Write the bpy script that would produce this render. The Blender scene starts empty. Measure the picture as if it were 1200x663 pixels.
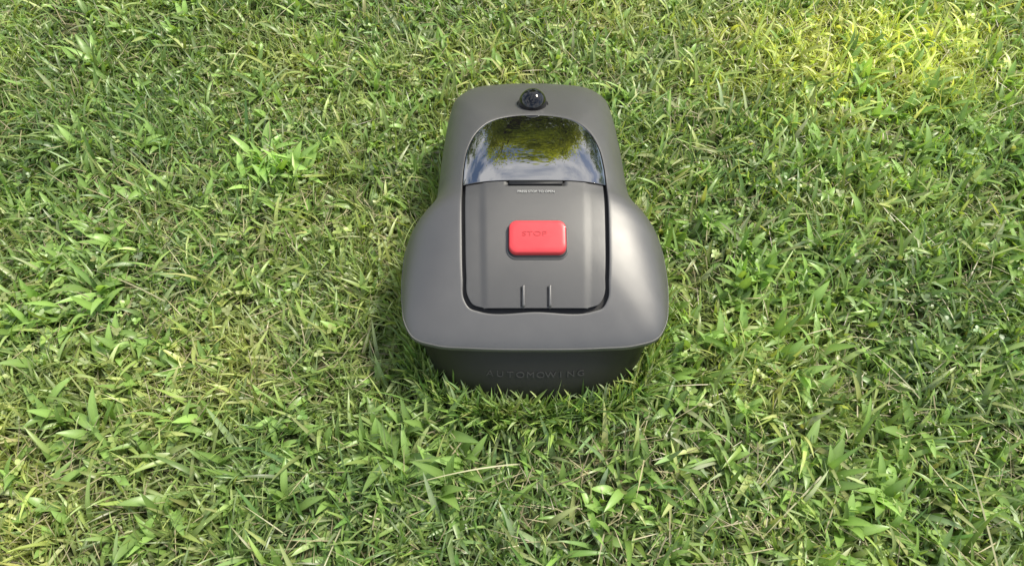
import bpy, bmesh, math, numpy as np
from mathutils import Vector
rng=np.random.default_rng(7)
scene=bpy.context.scene
scene.view_settings.view_transform='Standard'
scene.view_settings.look='None'
scene.view_settings.exposure=0

# ---------------------------------------------------------------- camera
PITCH=56.0; CAMX=-0.037; CAMY=-0.470; CAMZ=1.072
cam=bpy.data.cameras.new('camera'); camo=bpy.data.objects.new('camera',cam)
scene.collection.objects.link(camo); scene.camera=camo
cam.sensor_width=36; cam.lens=24.0; cam.clip_start=0.02; cam.clip_end=600
camo.location=(CAMX,CAMY,CAMZ); camo.rotation_euler=(math.radians(90-PITCH),0,0)
def px2w(px,py,z=0.03):
    a=math.radians(PITCH)-math.atan((331.5-py)/800)
    d=(CAMZ-z)/math.tan(a)
    dep=d*math.cos(math.radians(PITCH))+(CAMZ-z)*math.sin(math.radians(PITCH))
    return CAMX+(px-600)/800*dep, CAMY+d

# ---------------------------------------------------------------- helpers
def noise2(x,y,scale,seed):
    r=np.random.default_rng(seed); T=r.random((256,256))
    u=x/scale+1000.3; v=y/scale+1000.7
    i=np.floor(u).astype(int); j=np.floor(v).astype(int)
    fu=u-i; fv=v-j; fu=fu*fu*(3-2*fu); fv=fv*fv*(3-2*fv)
    i0=i%256;i1=(i+1)%256;j0=j%256;j1=(j+1)%256
    return (T[i0,j0]*(1-fu)+T[i1,j0]*fu)*(1-fv)+(T[i0,j1]*(1-fu)+T[i1,j1]*fu)*fv
def fbm(x,y,scale,seed):
    return (noise2(x,y,scale,seed)*.55+noise2(x,y,scale*.47,seed+1)*.3+noise2(x,y,scale*.21,seed+2)*.15)
def gz(x,y):
    x=np.asarray(x,float);y=np.asarray(y,float)
    fall=np.exp(-((x/6)**2+(y/6)**2))
    return (fbm(x,y,.35,50)-.5)*.03*fall
def new_mat(name):
    m=bpy.data.materials.new(name); m.use_nodes=True
    nt=m.node_tree; b=nt.nodes['Principled BSDF']; return m,nt,b
def mesh_obj(name,verts,faces,mat,parent=None,smooth=True):
    me=bpy.data.meshes.new(name); me.from_pydata([tuple(map(float,v)) for v in verts],[],faces); me.update()
    bm=bmesh.new(); bm.from_mesh(me); bmesh.ops.recalc_face_normals(bm,faces=bm.faces); bm.to_mesh(me); bm.free()
    if smooth: me.shade_smooth()
    o=bpy.data.objects.new(name,me); scene.collection.objects.link(o)
    if mat: me.materials.append(mat)
    if parent: o.parent=parent
    return o
def fast_mesh(name,V,loops,starts,cols,mat,smooth=True):
    me=bpy.data.meshes.new(name)
    me.vertices.add(len(V)); me.vertices.foreach_set('co',V.astype(np.float32).ravel())
    me.loops.add(len(loops)); me.loops.foreach_set('vertex_index',loops.astype(np.int32))
    me.polygons.add(len(starts)); me.polygons.foreach_set('loop_start',starts.astype(np.int32))
    me.update(calc_edges=True)
    if cols is not None:
        a=me.color_attributes.new('Col','FLOAT_COLOR','POINT')
        c=np.ones((len(V),4),np.float32); c[:,:3]=cols; a.data.foreach_set('color',c.ravel())
    if smooth: me.shade_smooth()
    me.materials.append(mat)
    o=bpy.data.objects.new(name,me); scene.collection.objects.link(o)
    return o

# ---------------------------------------------------------------- mower shape functions
CY=.27
R_half=[(0,.034),(.10,.036),(.155,.041),(.190,.054),(.206,.080),(.213,.115),(.217,.155),(.2175,.195),(.2165,.225),(.211,.252),(.199,.277),(.184,.301),(.1755,.325),
        (.1725,.36),(.1705,.43),(.167,.50),(.162,.56),(.152,.606),(.125,.636),(.06,.652),(0,.655)]
L_half=[(0,.083),(.088,.084),(.103,.089),(.111,.101),(.1135,.13),(.1165,.2),(.1190,.29),(.1185,.34),(.113,.385),(.100,.42),(.077,.447),(.04,.463),(0,.467)]
LMAX=.467
C_half=[(0,-.010),(.06,-.007),(.110,.004),(.150,.026),(.174,.060),(.184,.10),(.185,.16),(.176,.22),(.165,.3),(.158,.45),(.148,.55),(.112,.61),(0,.625)]
def smooth_curve(pts):
    p=np.array(pts,float)
    full=np.vstack([p[::1],[[-a,b] for a,b in p[-2:0:-1]]])
    m=len(full); out=[]
    for k in range(m):
        p0,p1,p2,p3=full[(k-1)%m],full[k],full[(k+1)%m],full[(k+2)%m]
        for t in np.linspace(0,1,24,endpoint=False):
            d1=np.linalg.norm(p1-p0)+1e-6;d2=np.linalg.norm(p2-p1)+1e-6;d3=np.linalg.norm(p3-p2)+1e-6
            m1=d2*((p1-p0)/d1*(d2/(d1+d2))+(p2-p1)/d2*(d1/(d1+d2)))
            m2=d2*((p2-p1)/d2*(d3/(d2+d3))+(p3-p2)/d3*(d2/(d2+d3)))
            out.append((2*t**3-3*t*t+1)*p1+(t**3-2*t*t+t)*m1+(-2*t**3+3*t*t)*p2+(t**3-t*t)*m2)
    return np.array(out)
def polar_table(pts):
    c=smooth_curve(pts); a=np.arctan2(c[:,1]-CY,c[:,0]); r=np.hypot(c[:,1]-CY,c[:,0])
    o=np.argsort(a); a=a[o]; r=r[o]
    a=np.concatenate([a-2*np.pi,a,a+2*np.pi]); r=np.concatenate([r,r,r]); return a,r
RT=polar_table(R_half); LT=polar_table(L_half); CT=polar_table(C_half)
Rf=lambda a:np.interp(a,*RT); Lf=lambda a:np.interp(a,*LT); Cf=lambda a:np.interp(a,*CT)
Hy=[.0,.04,.085,.15,.21,.28,.33,.38,.42,.45,.50,.55,.60,.655]
Hz=[.162,.170,.188,.208,.225,.237,.2385,.237,.233,.2285,.221,.214,.206,.198]
from numpy.polynomial import polynomial as P
Hc=P.polyfit(Hy,Hz,6)
def Hf(y): return P.polyval(y,Hc)
def zl(y): return np.interp(y,[0,.10,.25,.40,.64],[.137,.134,.120,.115,.118])
def ztop(x,y):
    a=np.arctan2(y-CY,x); r=np.clip(np.hypot(x,y-CY)/Rf(a),0,1)
    c=np.interp(y,[0,.2,.36],[.985,.988,1.0])
    return zl(y)+(Hf(y)-zl(y))*np.sqrt(np.clip(1-(c*r)**3.8,0,1))
def inside_mower(x,y,k=.95):
    a=np.arctan2(y-CY,x); d=np.hypot(x,y-CY)
    return (d<Rf(a)*k)&(d<Cf(a)*1.02+.03) | (d<Cf(a)*1.0)

# ---------------------------------------------------------------- materials
def plastic(name,col,rough,metal=0.0,bump=.02,scale=1800,coat=0,var=.06):
    m,nt,b=new_mat(name)
    b.inputs['Metallic'].default_value=metal
    b.inputs['Coat Weight'].default_value=coat
    tc=nt.nodes.new('ShaderNodeTexCoord')
    n=nt.nodes.new('ShaderNodeTexNoise'); n.inputs['Scale'].default_value=scale; n.inputs['Detail'].default_value=2
    nt.links.new(tc.outputs['Object'],n.inputs['Vector'])
    bp=nt.nodes.new('ShaderNodeBump'); bp.inputs['Strength'].default_value=bump; bp.inputs['Distance'].default_value=.001
    nt.links.new(n.outputs['Fac'],bp.inputs['Height']); nt.links.new(bp.outputs[0],b.inputs['Normal'])
    n2=nt.nodes.new('ShaderNodeTexNoise'); n2.inputs['Scale'].default_value=22; n2.inputs['Detail'].default_value=6; n2.inputs['Roughness'].default_value=.7
    nt.links.new(tc.outputs['Object'],n2.inputs['Vector'])
    mr=nt.nodes.new('ShaderNodeMapRange'); mr.inputs['From Min'].default_value=.3; mr.inputs['From Max'].default_value=.7
    mr.inputs['To Min'].default_value=rough-var; mr.inputs['To Max'].default_value=rough+var
    nt.links.new(n2.outputs['Fac'],mr.inputs['Value']); nt.links.new(mr.outputs[0],b.inputs['Roughness'])
    mx=nt.nodes.new('ShaderNodeMix'); mx.data_type='RGBA'
    mx.inputs[6].default_value=(*[c*.93 for c in col],1); mx.inputs[7].default_value=(*[min(1,c*1.06) for c in col],1)
    nt.links.new(n2.outputs['Fac'],mx.inputs[0]); nt.links.new(mx.outputs[2],b.inputs['Base Color'])
    return m
M_shell=plastic('shell_grey_satin',(.150,.148,.146),.42,.55,.2,var=.03)
M_lid=plastic('lid_grey_satin',(.108,.107,.106),.44,.5,.25,var=.03)
M_dark=plastic('black_plastic',(.010,.010,.011),.5,0,.3)
M_skirt=plastic('skirt_dark_grey',(.014,.014,.012),.42,.1,.3)
M_red=plastic('red_button_plastic',(.62,.050,.060),.38,0,.1,coat=.05)
M_redd=plastic('red_button_text',(.47,.035,.042),.4,0,.1)
M_glass=plastic('black_gloss_window',(.006,.006,.007),.02,0,0,coat=1,var=.005)
M_glass.node_tree.nodes['Principled BSDF'].inputs['Specular IOR Level'].default_value=1.0
M_glass.node_tree.nodes['Principled BSDF'].inputs['IOR'].default_value=2.2
M_dome=plastic('dome_black_gloss',(.004,.004,.005),.02,0,0,coat=.3,var=.005)
M_rub=plastic('tyre_rubber',(.02,.02,.02),.8,0,.5)
M_txt=plastic('label_print',(.45,.45,.43),.5,0,0)
M_txtd=plastic('skirt_lettering',(.035,.035,.033),.3,0,0)
M_or=plastic('amber_reflector',(.55,.22,.04),.3,0,0)

# ---------------------------------------------------------------- mower
mower=bpy.data.objects.new('robot_lawn_mower',None); scene.collection.objects.link(mower)
N=720; A=np.linspace(-np.pi,np.pi,N,endpoint=False)
def ring(rad,z):
    x=rad*np.cos(A); y=CY+rad*np.sin(A)
    zz=z(x,y) if callable(z) else np.full(N,z)
    return np.stack([x,y,zz],1)
def loft(name,rings,mat,cap0=False,cap1=False):
    V=np.vstack(rings); F=[]
    for k in range(len(rings)-1):
        for i in range(N):
            j=(i+1)%N; F.append((k*N+i,k*N+j,(k+1)*N+j,(k+1)*N+i))
    if cap0: F.append(tuple(range(N)))
    if cap1: F.append(tuple((len(rings)-1)*N+i for i in range(N)))
    return mesh_obj(name,V,F,mat,mower)
R=Rf(A); L=Lf(A)
rings=[]
rings.append(ring(L+.0002,lambda x,y:ztop(x,y)-.012))
rings.append(ring(L+.0004,lambda x,y:ztop(x,y)-.0016))
rings.append(ring(L+.0009,lambda x,y:ztop(x,y)-.0005))
rings.append(ring(L+.0020,lambda x,y:ztop(x,y)))
K=46
for k in range(1,K):
    t=k/(K-1); t=min(math.sin(t*math.pi/2)**.9,1)
    rad=(L+.002)+(R-(L+.002))*t
    if k==K-1: rad=R*.9995
    rings.append(ring(rad,ztop))
edge=rings[-1][:,2].copy()
fr=lambda y:np.clip((y-.25)/.1,0,1)
for dr,dz in [(.0012,-.0012),(.0018,-.003),(.0018,-.0065),(.0010,-.010),(-.0010,-.0125),(-.004,-.0135),(-.014,-.011)]:
    rr=ring(R+dr,0); rr[:,2]=edge+dz-(.02*fr(rr[:,1]) if dz<-.004 else 0); rings.append(rr)
loft('shell',rings,M_shell)
loft('lid_gap_liner',[ring(L+.0015,lambda x,y:ztop(x,y)-.011),ring(L*.9,lambda x,y:ztop(x,y)-.013),ring(L*.5,lambda x,y:ztop(x,y)-.014)],M_dark,cap1=True)
Cc=Cf(A)
def blend(k): return (R-.010)*(1-k)+Cc*k
ks=[0,.08,.25,.50,.78,.95,1.0]; zs=[.143,.133,.120,.101,.078,.056,.047]
rs=[]
for k,z in zip(ks,zs):
    rs.append(ring(blend(k),(lambda zz:(lambda x,y:zz-np.clip(y-.25,0,.1)*.35*(zz>.1)))(z)))
rs.append(ring(Cc-.004,.041)); rs.append(ring(Cc-.02,.038)); rs.append(ring(Cc*.4,.038))
loft('rear_skirt_and_chassis',rs,M_skirt,cap1=True)

cL=smooth_curve(L_half); right=cL[cL[:,0]>=0]
def halfw(y):
    a=right[:,1]; o=np.argsort(a); return np.interp(y,a[o],right[o,0])
def panel(name,y0,y1,inset,dz,mat,th=.005,rows=90,cols=72,extra=None,bev=.0012):
    s=np.linspace(0,1,rows); s=(1-np.cos(np.pi*s))/2*.6+s*.4
    mid=(.083+LMAX)/2; hh=(LMAX-.083)/2
    V=[];F=[]
    for t in s:
        y=y0+(y1-y0)*t
        yy=(y-mid)/(hh-inset)*hh+mid
        yy=min(max(yy,.0832),LMAX-.0002)
        w=max(halfw(yy)*(1-inset/.117),.004)
        for c in range(cols+1):
            u=-1+2*c/cols
            u=math.copysign(abs(u)**.9,u)
            x=w*u
            z=float(ztop(np.array(x),np.array(y)))+dz
            if extra: z+=extra(x,y)
            V.append((x,y,z))
    for i in range(rows-1):
        for c in range(cols):
            a=i*(cols+1)+c; F.append((a,a+1,a+cols+2,a+cols+1))
    o=mesh_obj(name,V,F,mat,mower)
    sm=o.modifiers.new('thick','SOLIDIFY'); sm.thickness=th; sm.offset=-1
    if o.data.polygons[len(o.data.polygons)//2].normal.z<0: o.data.flip_normals()
    b=o.modifiers.new('bev','BEVEL'); b.width=bev; b.segments=3; b.limit_method='ANGLE'; b.angle_limit=math.radians(45)
    return o
def sstep(a,b,v):
    t=min(max((v-a)/(b-a),0),1); return t*t*(3-2*t)
YS=.2955
def lid_extra(x,y):
    e=.0020*(1-sstep(.080,.092,abs(x)+(YS-y)*.03))
    e-=.0050*(1-sstep(.044,.050,abs(x-.002)))*sstep(YS-.011,YS-.007,y)
    return e-.0014
panel('lid',.0875,YS-.0012,.0055,-.0010,M_lid,extra=lid_extra)
panel('front_window',YS,LMAX-.0018,.0016,.0006,M_glass,extra=None,bev=.0008)

def rounded_box(name,cx,cy,w,l,h,rad,mat,edge=.002,segs=10):
    pts=[]
    for (sx,sy,a0) in [(1,1,0),(-1,1,90),(-1,-1,180),(1,-1,270)]:
        for k in range(segs+1):
            a=math.radians(a0+90*k/segs)
            pts.append((sx*(w/2-rad)+rad*math.cos(a),sy*(l/2-rad)+rad*math.sin(a)))
    n=len(pts); V=[];F=[]
    prof=[(0,-.004),(0,h-edge),(-edge*.3,h-edge*.3),(-edge,h),(-edge*3 if edge>.001 else -edge*1.4,h+.0003)]
    for ins,dz in prof:
        for (px,py) in pts:
            fx=(w/2+ins)/(w/2); fy=max((l/2+ins)/(l/2),.05)
            fx=max(fx,.05)
            X=cx+px*fx; Y=cy+py*fy
            V.append((X,Y,float(ztop(np.array(X),np.array(Y)))+dz))
    for k in range(len(prof)-1):
        for i in range(n):
            j=(i+1)%n; F.append((k*n+i,k*n+j,(k+1)*n+j,(k+1)*n+i))
    F.append(tuple((len(prof)-1)*n+i for i in range(n)))
    return mesh_obj(name,V,F,mat,mower)
rounded_box('button_rim',.003,.1865,.0965,.0600,.0016,.015,M_shell,.0007)
rounded_box('button_surround',.003,.1865,.094,.0575,.0022,.014,M_dark,.0006)
rounded_box('stop_button',.003,.188,.090,.052,.0095,.012,M_red,.0025)
rounded_box('handle_slot',.002,YS-.004,.088,.008,.0004,.0035,M_dark,.0002)
for i,x in enumerate((-.019,.022)):
    rounded_box('lid_rib_%d'%(i+1),x,.103,.0044,.030,.0042,.0021,M_shell,.0010)
    rounded_box('lid_groove_%d'%(i+1),x-.0038,.103,.0012,.028,.0012,.0005,M_dark,.0002)

def text(name,s,size,loc,rot,mat,ext=.0003,sx=1):
    c=bpy.data.curves.new(name,'FONT'); c.body=s; c.size=size; c.align_x='CENTER'; c.align_y='CENTER'; c.extrude=ext
    o=bpy.data.objects.new(name,c); scene.collection.objects.link(o); o.location=loc; o.rotation_euler=rot; o.scale=(sx,1,1)
    c.materials.append(mat); o.parent=mower; return o
zt=lambda x,y:float(ztop(np.array(x),np.array(y)))
text('lid_print','PRESS STOP TO OPEN',.0062,(.002,.272,zt(0,.272)+.0010),(math.atan(.12),0,0),M_txt)
text('button_lettering','STOP',.011,(-.002,.191,zt(0,.191)+.0099),(math.atan((zt(0,.2)-zt(0,.175))/.025),0,0),M_redd,sx=1.5)

def revolve(name,prof,loc,mat,rot=(0,0,0),seg=64):
    V=[];F=[];n=len(prof)
    for s in range(seg):
        a=2*math.pi*s/seg
        for r,z in prof: V.append((r*math.cos(a),r*math.sin(a),z))
    for s in range(seg):
        t=(s+1)%seg
        for k in range(n-1): F.append((s*n+k,t*n+k,t*n+k+1,s*n+k+1))
    o=mesh_obj(name,V,F,mat,mower); o.location=loc; o.rotation_euler=rot
    bm=bmesh.new(); bm.from_mesh(o.data); bmesh.ops.remove_doubles(bm,verts=bm.verts,dist=1e-6); bmesh.ops.recalc_face_normals(bm,faces=bm.faces); bm.to_mesh(o.data); bm.free()
    o.data.shade_smooth()
    return o
dy=.508; dz0=zt(0,dy)
dome=[(.026*math.cos(a),.003+.027*math.sin(a)) for a in np.linspace(0,math.pi/2,28)]
revolve('sensor_dome',[(.026,-.006)]+dome[:-1]+[(0,.030)],(0.001,dy,dz0-.001),M_dome,(math.radians(-9),0,0))
revolve('dome_base_ring',[(.0292,-.004),(.0292,.0004),(.0287,.0008),(.0270,.0008),(.0266,-.002)],(0.001,dy,dz0-.0005),M_dark,(math.radians(-9),0,0))

def wheel(name,x,y,r,w,out):
    prof=[(0,-w/2),(r*.55,-w/2),(r*.9,-w/2),(r*.98,-w/2+.005),(r,-w/4),(r,w/4),(r*.98,w/2-.005),(r*.9,w/2),(r*.62,w/2),(r*.58,w/2-.008),(r*.2,w/2-.006),(r*.18,w/2+.002),(0,w/2+.002)]
    o=revolve(name,prof,(x,y,r-.004),M_rub,(0,math.radians(90)*out,0),48)
    for k in range(22):
        a=2*math.pi*k/22
        bm=bmesh.new(); bmesh.ops.create_cube(bm,size=1)
        me=bpy.data.meshes.new(name+'_tread')
        bmesh.ops.scale(bm,vec=(.006,.006,w*.94),verts=bm.verts); bm.to_mesh(me); bm.free(); me.materials.append(M_rub)
        t=bpy.data.objects.new(name+'_tread_%d'%k,me); scene.collection.objects.link(t); t.parent=o
        t.location=(r*math.cos(a),r*math.sin(a),0); t.rotation_euler=(0,0,a)
    return o
wheel('rear_wheel_left',-.176,.185,.075,.036,-1); wheel('rear_wheel_right',.176,.185,.075,.036,1)
wheel('caster_wheel_left',-.10,.53,.030,.03,-1); wheel('caster_wheel_right',.10,.53,.030,.03,1)

def skirt_pt(x,z):
    k=np.interp(-z,[-q for q in zs],ks)
    rad=blend(k); X=rad*np.cos(A); Y=CY+rad*np.sin(A)
    m=Y<CY; o=np.argsort(X[m]); return float(np.interp(x,X[m][o],Y[m][o]))
za=.096
for i,ch in enumerate('AUTOMOWING'):
    x=-.072+i*.016
    y=skirt_pt(x,za); y2=skirt_pt(x,za-.01); ang=math.atan2(.01,(y-y2)); yaw=math.atan2(skirt_pt(x+.005,za)-skirt_pt(x-.005,za),.01)
    text('skirt_letter_%d'%i,ch,.015,(x,y-.0010,za),(ang,0,yaw),M_txtd,.0007,1.15)

# ---------------------------------------------------------------- ground
def ground():
    n=260; u=np.linspace(-1,1,n); g=np.sinh(u*6.2)/math.sinh(6.2)*160
    X,Y=np.meshgrid(g,g+.0); X=X.ravel();Y=Y.ravel()+.3
    Z=gz(X,Y); V=np.stack([X,Y,Z],1)
    i=np.arange(n-1); I,J=np.meshgrid(i,i); a=(J*n+I).ravel()
    loops=np.stack([a,a+1,a+n+1,a+n],1).ravel(); starts=np.arange(len(a))*4
    m,nt,b=new_mat('soil_and_turf'); b.inputs['Roughness'].default_value=.95
    tc=nt.nodes.new('ShaderNodeTexCoord')
    n1=nt.nodes.new('ShaderNodeTexNoise'); n1.inputs['Scale'].default_value=55; n1.inputs['Detail'].default_value=8
    n2=nt.nodes.new('ShaderNodeTexNoise'); n2.inputs['Scale'].default_value=1.2; n2.inputs['Detail'].default_value=5
    nt.links.new(tc.outputs['Object'],n1.inputs['Vector']); nt.links.new(tc.outputs['Object'],n2.inputs['Vector'])
    cr=nt.nodes.new('ShaderNodeValToRGB'); cr.color_ramp.elements[0].position=.35; cr.color_ramp.elements[0].color=(.03,.035,.012,1)
    cr.color_ramp.elements[1].position=.68; cr.color_ramp.elements[1].color=(.20,.17,.09,1)
    e=cr.color_ramp.elements.new(.52); e.color=(.06,.08,.025,1)
    nt.links.new(n1.outputs['Fac'],cr.inputs[0])
    sx=nt.nodes.new('ShaderNodeVectorMath'); sx.operation='LENGTH'; nt.links.new(tc.outputs['Object'],sx.inputs[0])
    mr=nt.nodes.new('ShaderNodeMapRange'); mr.inputs['From Min'].default_value=2.5; mr.inputs['From Max'].default_value=5
    nt.links.new(sx.outputs['Value'],mr.inputs['Value'])
    c2=nt.nodes.new('ShaderNodeValToRGB'); c2.color_ramp.elements[0].color=(.07,.11,.024,1); c2.color_ramp.elements[1].color=(.16,.21,.05,1)
    nt.links.new(n2.outputs['Fac'],c2.inputs[0])
    mx=nt.nodes.new('ShaderNodeMix'); mx.data_type='RGBA'
    nt.links.new(mr.outputs[0],mx.inputs[0]); nt.links.new(cr.outputs[0],mx.inputs[6]); nt.links.new(c2.outputs[0],mx.inputs[7])
    nt.links.new(mx.outputs[2],b.inputs['Base Color'])
    bp=nt.nodes.new('ShaderNodeBump'); bp.inputs['Strength'].default_value=.8; bp.inputs['Distance'].default_value=.01
    nt.links.new(n1.outputs['Fac'],bp.inputs['Height']); nt.links.new(bp.outputs[0],b.inputs['Normal'])
    fast_mesh('ground',V,loops,starts,None,m)
ground()

# ---------------------------------------------------------------- leaf material
def leaf_mat(name,trans=.35,rough=.42,spec=.5):
    m,nt,b=new_mat(name)
    at=nt.nodes.new('ShaderNodeAttribute'); at.attribute_name='Col'
    b.inputs['Roughness'].default_value=rough; b.inputs['Specular IOR Level'].default_value=spec
    nt.links.new(at.outputs['Color'],b.inputs['Base Color'])
    t=nt.nodes.new('ShaderNodeBsdfTranslucent')
    hs=nt.nodes.new('ShaderNodeMix'); hs.data_type='RGBA'; hs.blend_type='MULTIPLY'; hs.inputs[0].default_value=1
    hs.inputs[7].default_value=(1.45,1.4,.55,1); nt.links.new(at.outputs['Color'],hs.inputs[6]); nt.links.new(hs.outputs[2],t.inputs['Color'])
    ms=nt.nodes.new('ShaderNodeMixShader'); ms.inputs[0].default_value=trans
    nt.links.new(b.outputs[0],ms.inputs[1]); nt.links.new(t.outputs[0],ms.inputs[2])
    nt.links.new(ms.outputs[0],nt.nodes['Material Output'].inputs['Surface'])
    return m
M_leaf=leaf_mat('grass_blades',.34,.38,.6)

class Acc:
    def __init__(s): s.V=[];s.L=[];s.S=[];s.C=[];s.nv=0;s.nl=0
    def add(s,V,Lp,sizes,C):
        s.V.append(V);s.L.append(Lp+s.nv);s.C.append(C)
        st=np.concatenate([[0],np.cumsum(sizes)[:-1]])+s.nl; s.S.append(st)
        s.nv+=len(V); s.nl+=len(Lp)
    def build(s,name,mat): return fast_mesh(name,np.vstack(s.V),np.concatenate(s.L),np.concatenate(s.S),np.vstack(s.C),mat)

def blades(acc,x,y,length,width,az,lean,curl,col,nseg=4,prof='blade',fold=0.0,z0=None,basedark=.45,twist=None):
    n=len(x)
    if z0 is None: z0=gz(x,y)-.003
    if twist is None: twist=rng.normal(0,.5,n)
    ax=np.stack([np.cos(az),np.sin(az),np.zeros(n)],1); sd=np.stack([-np.sin(az),np.cos(az),np.zeros(n)],1)
    up=np.array([0,0,1.])
    pos=np.stack([x,y,z0],1); rows=[];cr=[]; seg=length/nseg
    across=3 if fold>0 else 2
    for k in range(nseg+1):
        t=k/nseg; th=lean+curl*t
        tang=ax*np.sin(th)[:,None]+up*np.cos(th)[:,None]
        nor=-ax*np.cos(th)[:,None]+up*np.sin(th)[:,None]
        tw=twist*t
        s2=sd*np.cos(tw)[:,None]+nor*np.sin(tw)[:,None]; n2=nor*np.cos(tw)[:,None]-sd*np.sin(tw)[:,None]
        if prof=='blade': w=width*(1-.25*t-.55*t**3)*.5*(1 if k<nseg else .12)
        elif prof=='leaf': w=width*(.16+.84*math.sin(math.pi*min(1,t*1.02)**.85))*.5*(1 if k<nseg else .3)
        else: w=width*math.sqrt(max(0,1-(2*t-1)**2)+.02)*.5
        if across==2: rows.append(np.stack([pos-s2*w[:,None],pos+s2*w[:,None]],1))
        else: rows.append(np.stack([pos-s2*w[:,None]+n2*(w*fold)[:,None],pos,pos+s2*w[:,None]+n2*(w*fold)[:,None]],1))
        g=basedark+(1-basedark)*min(1,t*1.9)  # darker base: leaf tone plus shade between blades, put into the colour
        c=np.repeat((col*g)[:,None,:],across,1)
        if across==3: c[:,1,:]*=1.18
        cr.append(c)
        pos=pos+tang*seg[:,None]
    V=np.concatenate(rows,1); C=np.concatenate(cr,1); m=V.shape[1]
    q=[]
    for k in range(nseg):
        for a in range(across-1):
            b0=k*across+a; q.append([b0,b0+1,b0+across+1,b0+across])
    q=np.array(q).ravel(); Lp=(np.arange(n)[:,None]*m+q[None,:]).ravel()
    acc.add(V.reshape(-1,3),Lp,np.full(n*len(q)//4,4),C.reshape(-1,3))

PAL=np.array([[.195,.32,.075],[.27,.405,.10],[.36,.475,.15],[.145,.26,.07],[.45,.51,.21],[.25,.37,.15],[.36,.43,.24]])
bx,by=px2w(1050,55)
def pick(n,x,y,bias=0):
    base=PAL[rng.integers(0,len(PAL),n)]
    f=fbm(x,y,.26,11); f2=fbm(x,y,.42,23)
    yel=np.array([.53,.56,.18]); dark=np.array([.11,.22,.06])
    sun_tint=np.exp(-(((x-bx)/.36)**2+((y-by)/.24)**2)**1.5)  # sunlit area painted into the blade colours, yellower and brighter here
    k=np.clip((f-.47)*2.4+bias+.9*sun_tint,0,1)[:,None]*.6; base=base*(1-k)+yel*k
    k=np.clip((.52-f2)*3,0,1)[:,None]*.45*(1-sun_tint[:,None]); base=base*(1-k)+dark*k
    return base*rng.uniform(.55,1.22,(n,1))*rng.uniform(.93,1.07,(n,3))*(1+.50*sun_tint[:,None]*np.array([1.05,1,.6]))
lawn=Acc()
def scatter(n,x0,x1,y0,y1,dens=None):
    x=rng.uniform(x0,x1,n); y=rng.uniform(y0,y1,n)
    keep=~inside_mower(x,y)
    if dens is not None: keep&=rng.random(n)<dens(x,y)
    return x[keep],y[keep]
CORE=(-1.6,1.55,-.42,1.45)
def tufted(nt_,per,box,spread):
    cx,cy=scatter(nt_,*box,dens=lambda x,y:np.clip(-.1+1.8*fbm(x,y,.085,31),0,1))
    x=np.repeat(cx,per)+rng.normal(0,spread,len(cx)*per); y=np.repeat(cy,per)+rng.normal(0,spread,len(cx)*per)
    taz=np.repeat(rng.uniform(0,2*np.pi,len(cx)),per)
    k=~inside_mower(x,y); return x[k],y[k],taz[k]
x,y,ta=tufted(25000,6,CORE,.008); n=len(x)
az=np.where(rng.random(n)<.55,ta+rng.normal(0,.8,n),rng.uniform(0,2*np.pi,n))
hgt=.5+1.1*fbm(x,y,.14,90)
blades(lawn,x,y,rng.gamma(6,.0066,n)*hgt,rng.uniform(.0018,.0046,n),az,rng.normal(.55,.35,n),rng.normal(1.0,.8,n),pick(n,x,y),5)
x,y=scatter(86000,*CORE,dens=lambda x,y:np.clip(.32+1.6*(fbm(x,y,.16,41)-.35),0,1)); n=len(x)
hgt=.6+.8*fbm(x,y,.14,90)
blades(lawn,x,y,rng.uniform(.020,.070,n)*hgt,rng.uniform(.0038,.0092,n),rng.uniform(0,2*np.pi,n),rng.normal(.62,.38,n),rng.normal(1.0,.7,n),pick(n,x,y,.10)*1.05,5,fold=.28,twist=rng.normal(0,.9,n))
x,y=scatter(20000,*CORE,dens=lambda x,y:np.clip(.35+.65*(x>.2)*(fbm(x,y,.4,42)>.42),0,1)); n=len(x)
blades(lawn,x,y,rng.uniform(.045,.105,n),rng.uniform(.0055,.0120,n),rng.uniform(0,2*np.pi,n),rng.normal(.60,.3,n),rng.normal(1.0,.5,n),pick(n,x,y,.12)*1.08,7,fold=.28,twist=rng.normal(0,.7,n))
# straw
sx1,sy1=px2w(770,600); sx2,sy2=px2w(340,290)
x,y=scatter(22000,*CORE,dens=lambda x,y:np.clip(1.7*fbm(x,y,.2,61)-.42+.9*np.exp(-((x-sx1)**2+(y-sy1)**2)/.012)+.5*np.exp(-((x-sx2)**2+(y-sy2)**2)/.02),0.05,1)); n=len(x)
straw=np.array([.50,.44,.27])*rng.uniform(.4,1.2,(n,1))
blades(lawn,x,y,rng.uniform(.02,.075,n),rng.uniform(.0010,.0024,n),rng.uniform(0,2*np.pi,n),rng.normal(1.35,.15,n),rng.normal(.1,.25,n),straw,3,z0=gz(x,y)+rng.uniform(.002,.034,n),basedark=.9)
x,y=scatter(34,*CORE)
for px,py in [(1075,470),(1130,600),(610,545),(1150,140),(960,560),(400,620)]:
    X,Y=px2w(px,py); x=np.append(x,X); y=np.append(y,Y)
n=len(x)
blades(lawn,x,y,rng.uniform(.08,.19,n),rng.uniform(.0016,.0028,n),rng.uniform(0,2*np.pi,n),rng.normal(1.2,.12,n),rng.normal(.45,.25,n),np.array([.56,.54,.33])*rng.uniform(.75,1.05,(n,1)),9,z0=gz(x,y)+rng.uniform(.025,.04,n),basedark=.9,twist=rng.normal(0,.3,n))
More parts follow.
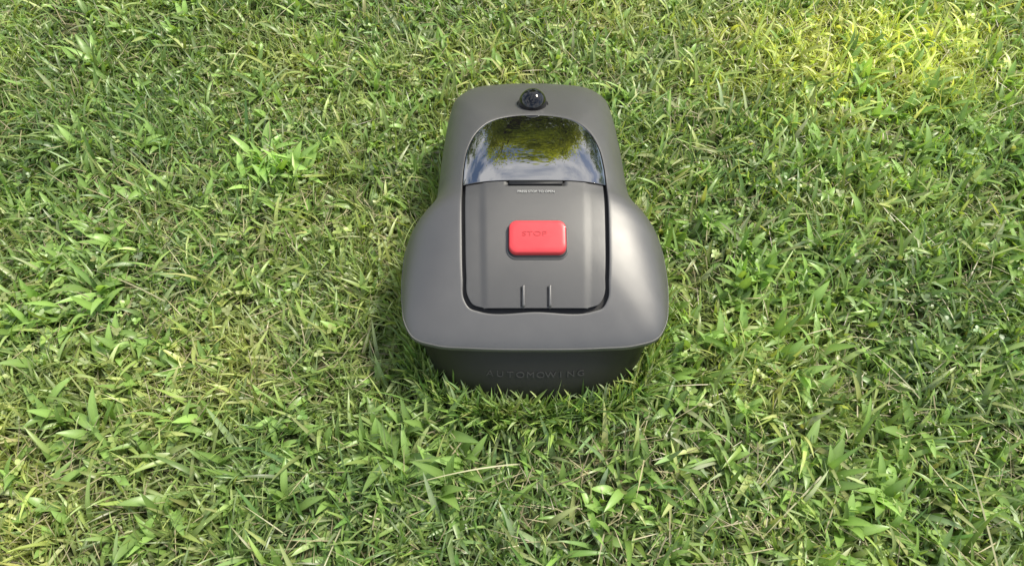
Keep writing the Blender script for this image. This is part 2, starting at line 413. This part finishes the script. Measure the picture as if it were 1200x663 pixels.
# fringe hugging the machine
n=3600; aa=rng.uniform(-np.pi,np.pi,n); rr=np.maximum(Rf(aa)*.95,Cf(aa))+rng.uniform(.0,.032,n)
x=rr*np.cos(aa); y=CY+rr*np.sin(aa)
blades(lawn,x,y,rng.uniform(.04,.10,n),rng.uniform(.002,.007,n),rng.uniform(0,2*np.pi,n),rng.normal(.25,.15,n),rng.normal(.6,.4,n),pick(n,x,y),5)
n=1300; aa=rng.uniform(-np.pi*.80,-np.pi*.20,n); rr=Cf(aa)+rng.uniform(.004,.034,n)
x=rr*np.cos(aa); y=CY+rr*np.sin(aa)
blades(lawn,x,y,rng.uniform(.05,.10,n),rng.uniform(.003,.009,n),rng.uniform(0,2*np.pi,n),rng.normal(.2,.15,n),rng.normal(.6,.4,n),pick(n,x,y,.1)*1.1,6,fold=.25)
def clover(cnt,box,dens):
    x,y=scatter(cnt,*box,dens=dens); n=len(x)
    h=gz(x,y)+rng.uniform(.012,.040,n); a0=rng.uniform(0,2*np.pi,n); r=rng.uniform(.005,.0095,n); col=pick(n,x,y,.05)*1.05
    for k in range(3):
        blades(lawn,x,y,r*1.2,r,a0+k*2.094,rng.normal(1.25,.35,n),rng.normal(.1,.2,n),col,3,prof='round',z0=h,basedark=.85,twist=rng.normal(0,.2,n),fold=.15)
gx,gy=px2w(410,300)
clover(10000,CORE,lambda x,y:np.clip(.8*np.exp(-((x-gx)**2+(y-gy)**2)/.06)+.8*np.exp(-((x+.9)**2+(y-.15)**2)/.06)+.5*(fbm(x,y,.3,71)>.58),0,1))
def rosettes(cx,cy,s,bright):
    for X,Y,S,B in zip(cx,cy,s,bright):
        n=k=int(rng.integers(4,9))
        if inside_mower(np.array([X]),np.array([Y]),1.02)[0]: continue
        x=X+rng.normal(0,.010,n); y=Y+rng.normal(0,.010,n)
        col=np.tile(np.array([.26,.41,.11])*B,(n,1))*rng.uniform(.7,1.2,(n,1))
        blades(lawn,x,y,rng.uniform(.035,.080,n)*S,rng.uniform(.009,.018,n)*S,rng.uniform(0,6.28)+np.linspace(0,2*np.pi,n,endpoint=False)+rng.normal(0,.6,n),rng.normal(.55,.3,n),rng.normal(.85,.4,n),col,7,prof='leaf',fold=.3,basedark=.75,twist=rng.normal(0,.5,n),z0=gz(x,y)+.008)
spots=[(315,185,13,.04,1.2,1.35),(60,370,14,.10,1.2,1.1),(500,540,14,.08,1.2,.95),(1000,210,48,.22,1.05,1.1),(1130,160,26,.12,1.15,1.15),(920,330,34,.15,1,1.1),(850,420,24,.1,1.0,1.15),
       (1000,600,20,.12,1.05,1.1),(1180,290,14,.08,1.1,1.0),(120,240,26,.15,.95,1.05),(200,80,20,.2,1,1.1),(130,530,20,.15,1,1.0),(1020,95,4,.04,1.3,1.3),(420,80,10,.15,.9,1.15),(680,560,10,.2,.9,1.0),(830,250,14,.08,.9,1.1),(350,560,14,.2,.9,1)]
for px,py,cnt,sp,S,B in spots:
    X,Y=px2w(px,py); rosettes(X+rng.normal(0,sp*.7,cnt),Y+rng.normal(0,sp*.6,cnt),S*rng.uniform(.6,1.1,cnt),B*rng.uniform(.85,1.15,cnt))
cx,cy=scatter(1700,*CORE); rosettes(cx,cy,rng.uniform(.35,.9,len(cx)),rng.uniform(.75,1.2,len(cx)))
def outer(n):
    x=rng.uniform(-4,4,n); y=rng.uniform(-2.2,5,n)
    k=~((x>CORE[0])&(x<CORE[1])&(y>CORE[2])&(y<CORE[3])); return x[k],y[k]
x,y=outer(150000); n=len(x)
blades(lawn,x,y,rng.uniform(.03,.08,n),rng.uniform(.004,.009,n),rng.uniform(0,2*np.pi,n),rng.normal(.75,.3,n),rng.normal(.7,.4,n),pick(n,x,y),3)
lawn.build('lawn_grass',M_leaf)

# ---------------------------------------------------------------- trees
EL,AZ=57,66
a=math.radians(AZ); e=math.radians(EL)
SD=Vector((math.sin(a)*math.cos(e),math.cos(a)*math.cos(e),math.sin(e)))
M_bark=plastic('bark',(.10,.075,.05),.9,0,.5,scale=60)
M_tleaf=leaf_mat('tree_foliage',.45,.5,.3)
def tree(name,X,Y,h,cr,col,nleaf=14000,seed=1,leaf=1.0,zc=.62,rz=.37,nc=90):
    r=np.random.default_rng(seed)
    root=bpy.data.objects.new(name,None); scene.collection.objects.link(root)
    me=bpy.data.meshes.new('trunk'); V=[];E=[];rad=[]
    def add(q,parent,ra): V.append(q);rad.append(ra);E.append((parent,len(V)-1));return len(V)-1
    V.append((X,Y,-.1));rad.append(h*.03); p=0
    for k in range(1,6): p=add((X+r.normal(0,.1),Y+r.normal(0,.1),h*.13*k),p,h*.03*(1-k*.15))
    for k in range(16):
        b=int(r.integers(2,6)); a=r.uniform(0,2*np.pi); q=b
        for s in range(1,4):
            f=s/3; q=add((X+math.cos(a)*cr*.8*f,Y+math.sin(a)*cr*.8*f,h*.13*b+f*h*.28*r.uniform(.6,1)),q,h*.010*(1-.25*s))
    me.from_pydata(V,E,[]); o=bpy.data.objects.new('trunk_and_limbs',me); scene.collection.objects.link(o); o.parent=root
    o.modifiers.new('skin','SKIN')
    for i,v in enumerate(me.skin_vertices[0].data): v.radius=(rad[i],rad[i])
    me.materials.append(M_bark)
    d=r.normal(size=(nc,3)); d/=np.linalg.norm(d,axis=1)[:,None]; d*=r.uniform(.15,1,(nc,1))**.5
    cc=np.array([X,Y,h*zc])+d*np.array([cr,cr,h*rz])
    cs=r.uniform(.25,.6,nc)*cr*.42
    idx=r.integers(0,nc,nleaf); pp=cc[idx]+r.normal(0,1,(nleaf,3))*cs[idx][:,None]*.6
    acc=Acc(); br=r.uniform(.6,1.4,nc)[idx][:,None]
    blades(acc,pp[:,0],pp[:,1],r.uniform(.10,.22,nleaf)*leaf,r.uniform(.07,.13,nleaf)*leaf,r.uniform(0,6.28,nleaf),r.uniform(.3,2.2,nleaf),r.normal(0,.3,nleaf),np.array(col)*br*r.uniform(.8,1.2,(nleaf,1)),2,prof='leaf',z0=np.maximum(pp[:,2],.3),basedark=.9)
    f=acc.build('foliage',M_tleaf); f.parent=root
tree('garden_tree',.1,10,8.0,3.2,(.46,.50,.09),28000,3,nc=140)
tree('garden_tree.001',-7.5,14,8.0,3.2,(.14,.20,.05),13000,5)
tree('garden_tree.002',8.0,14,8.6,3.4,(.14,.20,.05),13000,6)
acc=Acc(); n=40000; hx=rng.uniform(-16,16,n); hy=17+rng.normal(0,.45,n); hz=rng.uniform(0,2.6,n)+.35*np.sin(hx*1.3)
blades(acc,hx,hy,rng.uniform(.12,.25,n),rng.uniform(.08,.14,n),rng.uniform(0,6.28,n),rng.uniform(.3,2.2,n),rng.normal(0,.3,n),np.array([.06,.10,.03])*rng.uniform(.5,1.4,(n,1)),2,prof='leaf',z0=np.maximum(hz,.02),basedark=.9)
acc.build('hedge',M_tleaf)

# ---------------------------------------------------------------- light
w=bpy.data.worlds.new('World'); scene.world=w; w.use_nodes=True; nt=w.node_tree
bg=nt.nodes['Background']; sky=nt.nodes.new('ShaderNodeTexSky'); sky.sky_type='NISHITA'; sky.sun_disc=False
sky.sun_elevation=math.radians(EL); sky.sun_rotation=math.radians(AZ); sky.dust_density=1.5
bg.inputs['Strength'].default_value=.15
tc=nt.nodes.new('ShaderNodeTexCoord'); mp=nt.nodes.new('ShaderNodeMapping'); mp.inputs['Scale'].default_value=(1,1,2.2)
nz=nt.nodes.new('ShaderNodeTexNoise'); nz.inputs['Scale'].default_value=2.6; nz.inputs['Detail'].default_value=8; nz.inputs['Roughness'].default_value=.6
cr=nt.nodes.new('ShaderNodeValToRGB'); cr.color_ramp.elements[0].position=.44; cr.color_ramp.elements[1].position=.62
nt.links.new(tc.outputs['Generated'],mp.inputs[0]); nt.links.new(mp.outputs[0],nz.inputs['Vector']); nt.links.new(nz.outputs['Fac'],cr.inputs[0])
mx=nt.nodes.new('ShaderNodeMix'); mx.data_type='RGBA'; mx.inputs[7].default_value=(9,9,9.2,1)
nt.links.new(cr.outputs[0],mx.inputs[0]); nt.links.new(sky.outputs[0],mx.inputs[6]); nt.links.new(mx.outputs[2],bg.inputs['Color'])
sun=bpy.data.lights.new('sun','SUN'); sun.energy=5; sun.angle=math.radians(10); sun.color=(1,.94,.80)
so=bpy.data.objects.new('sun',sun); scene.collection.objects.link(so)
so.rotation_euler=SD.to_track_quat('Z','Y').to_euler()
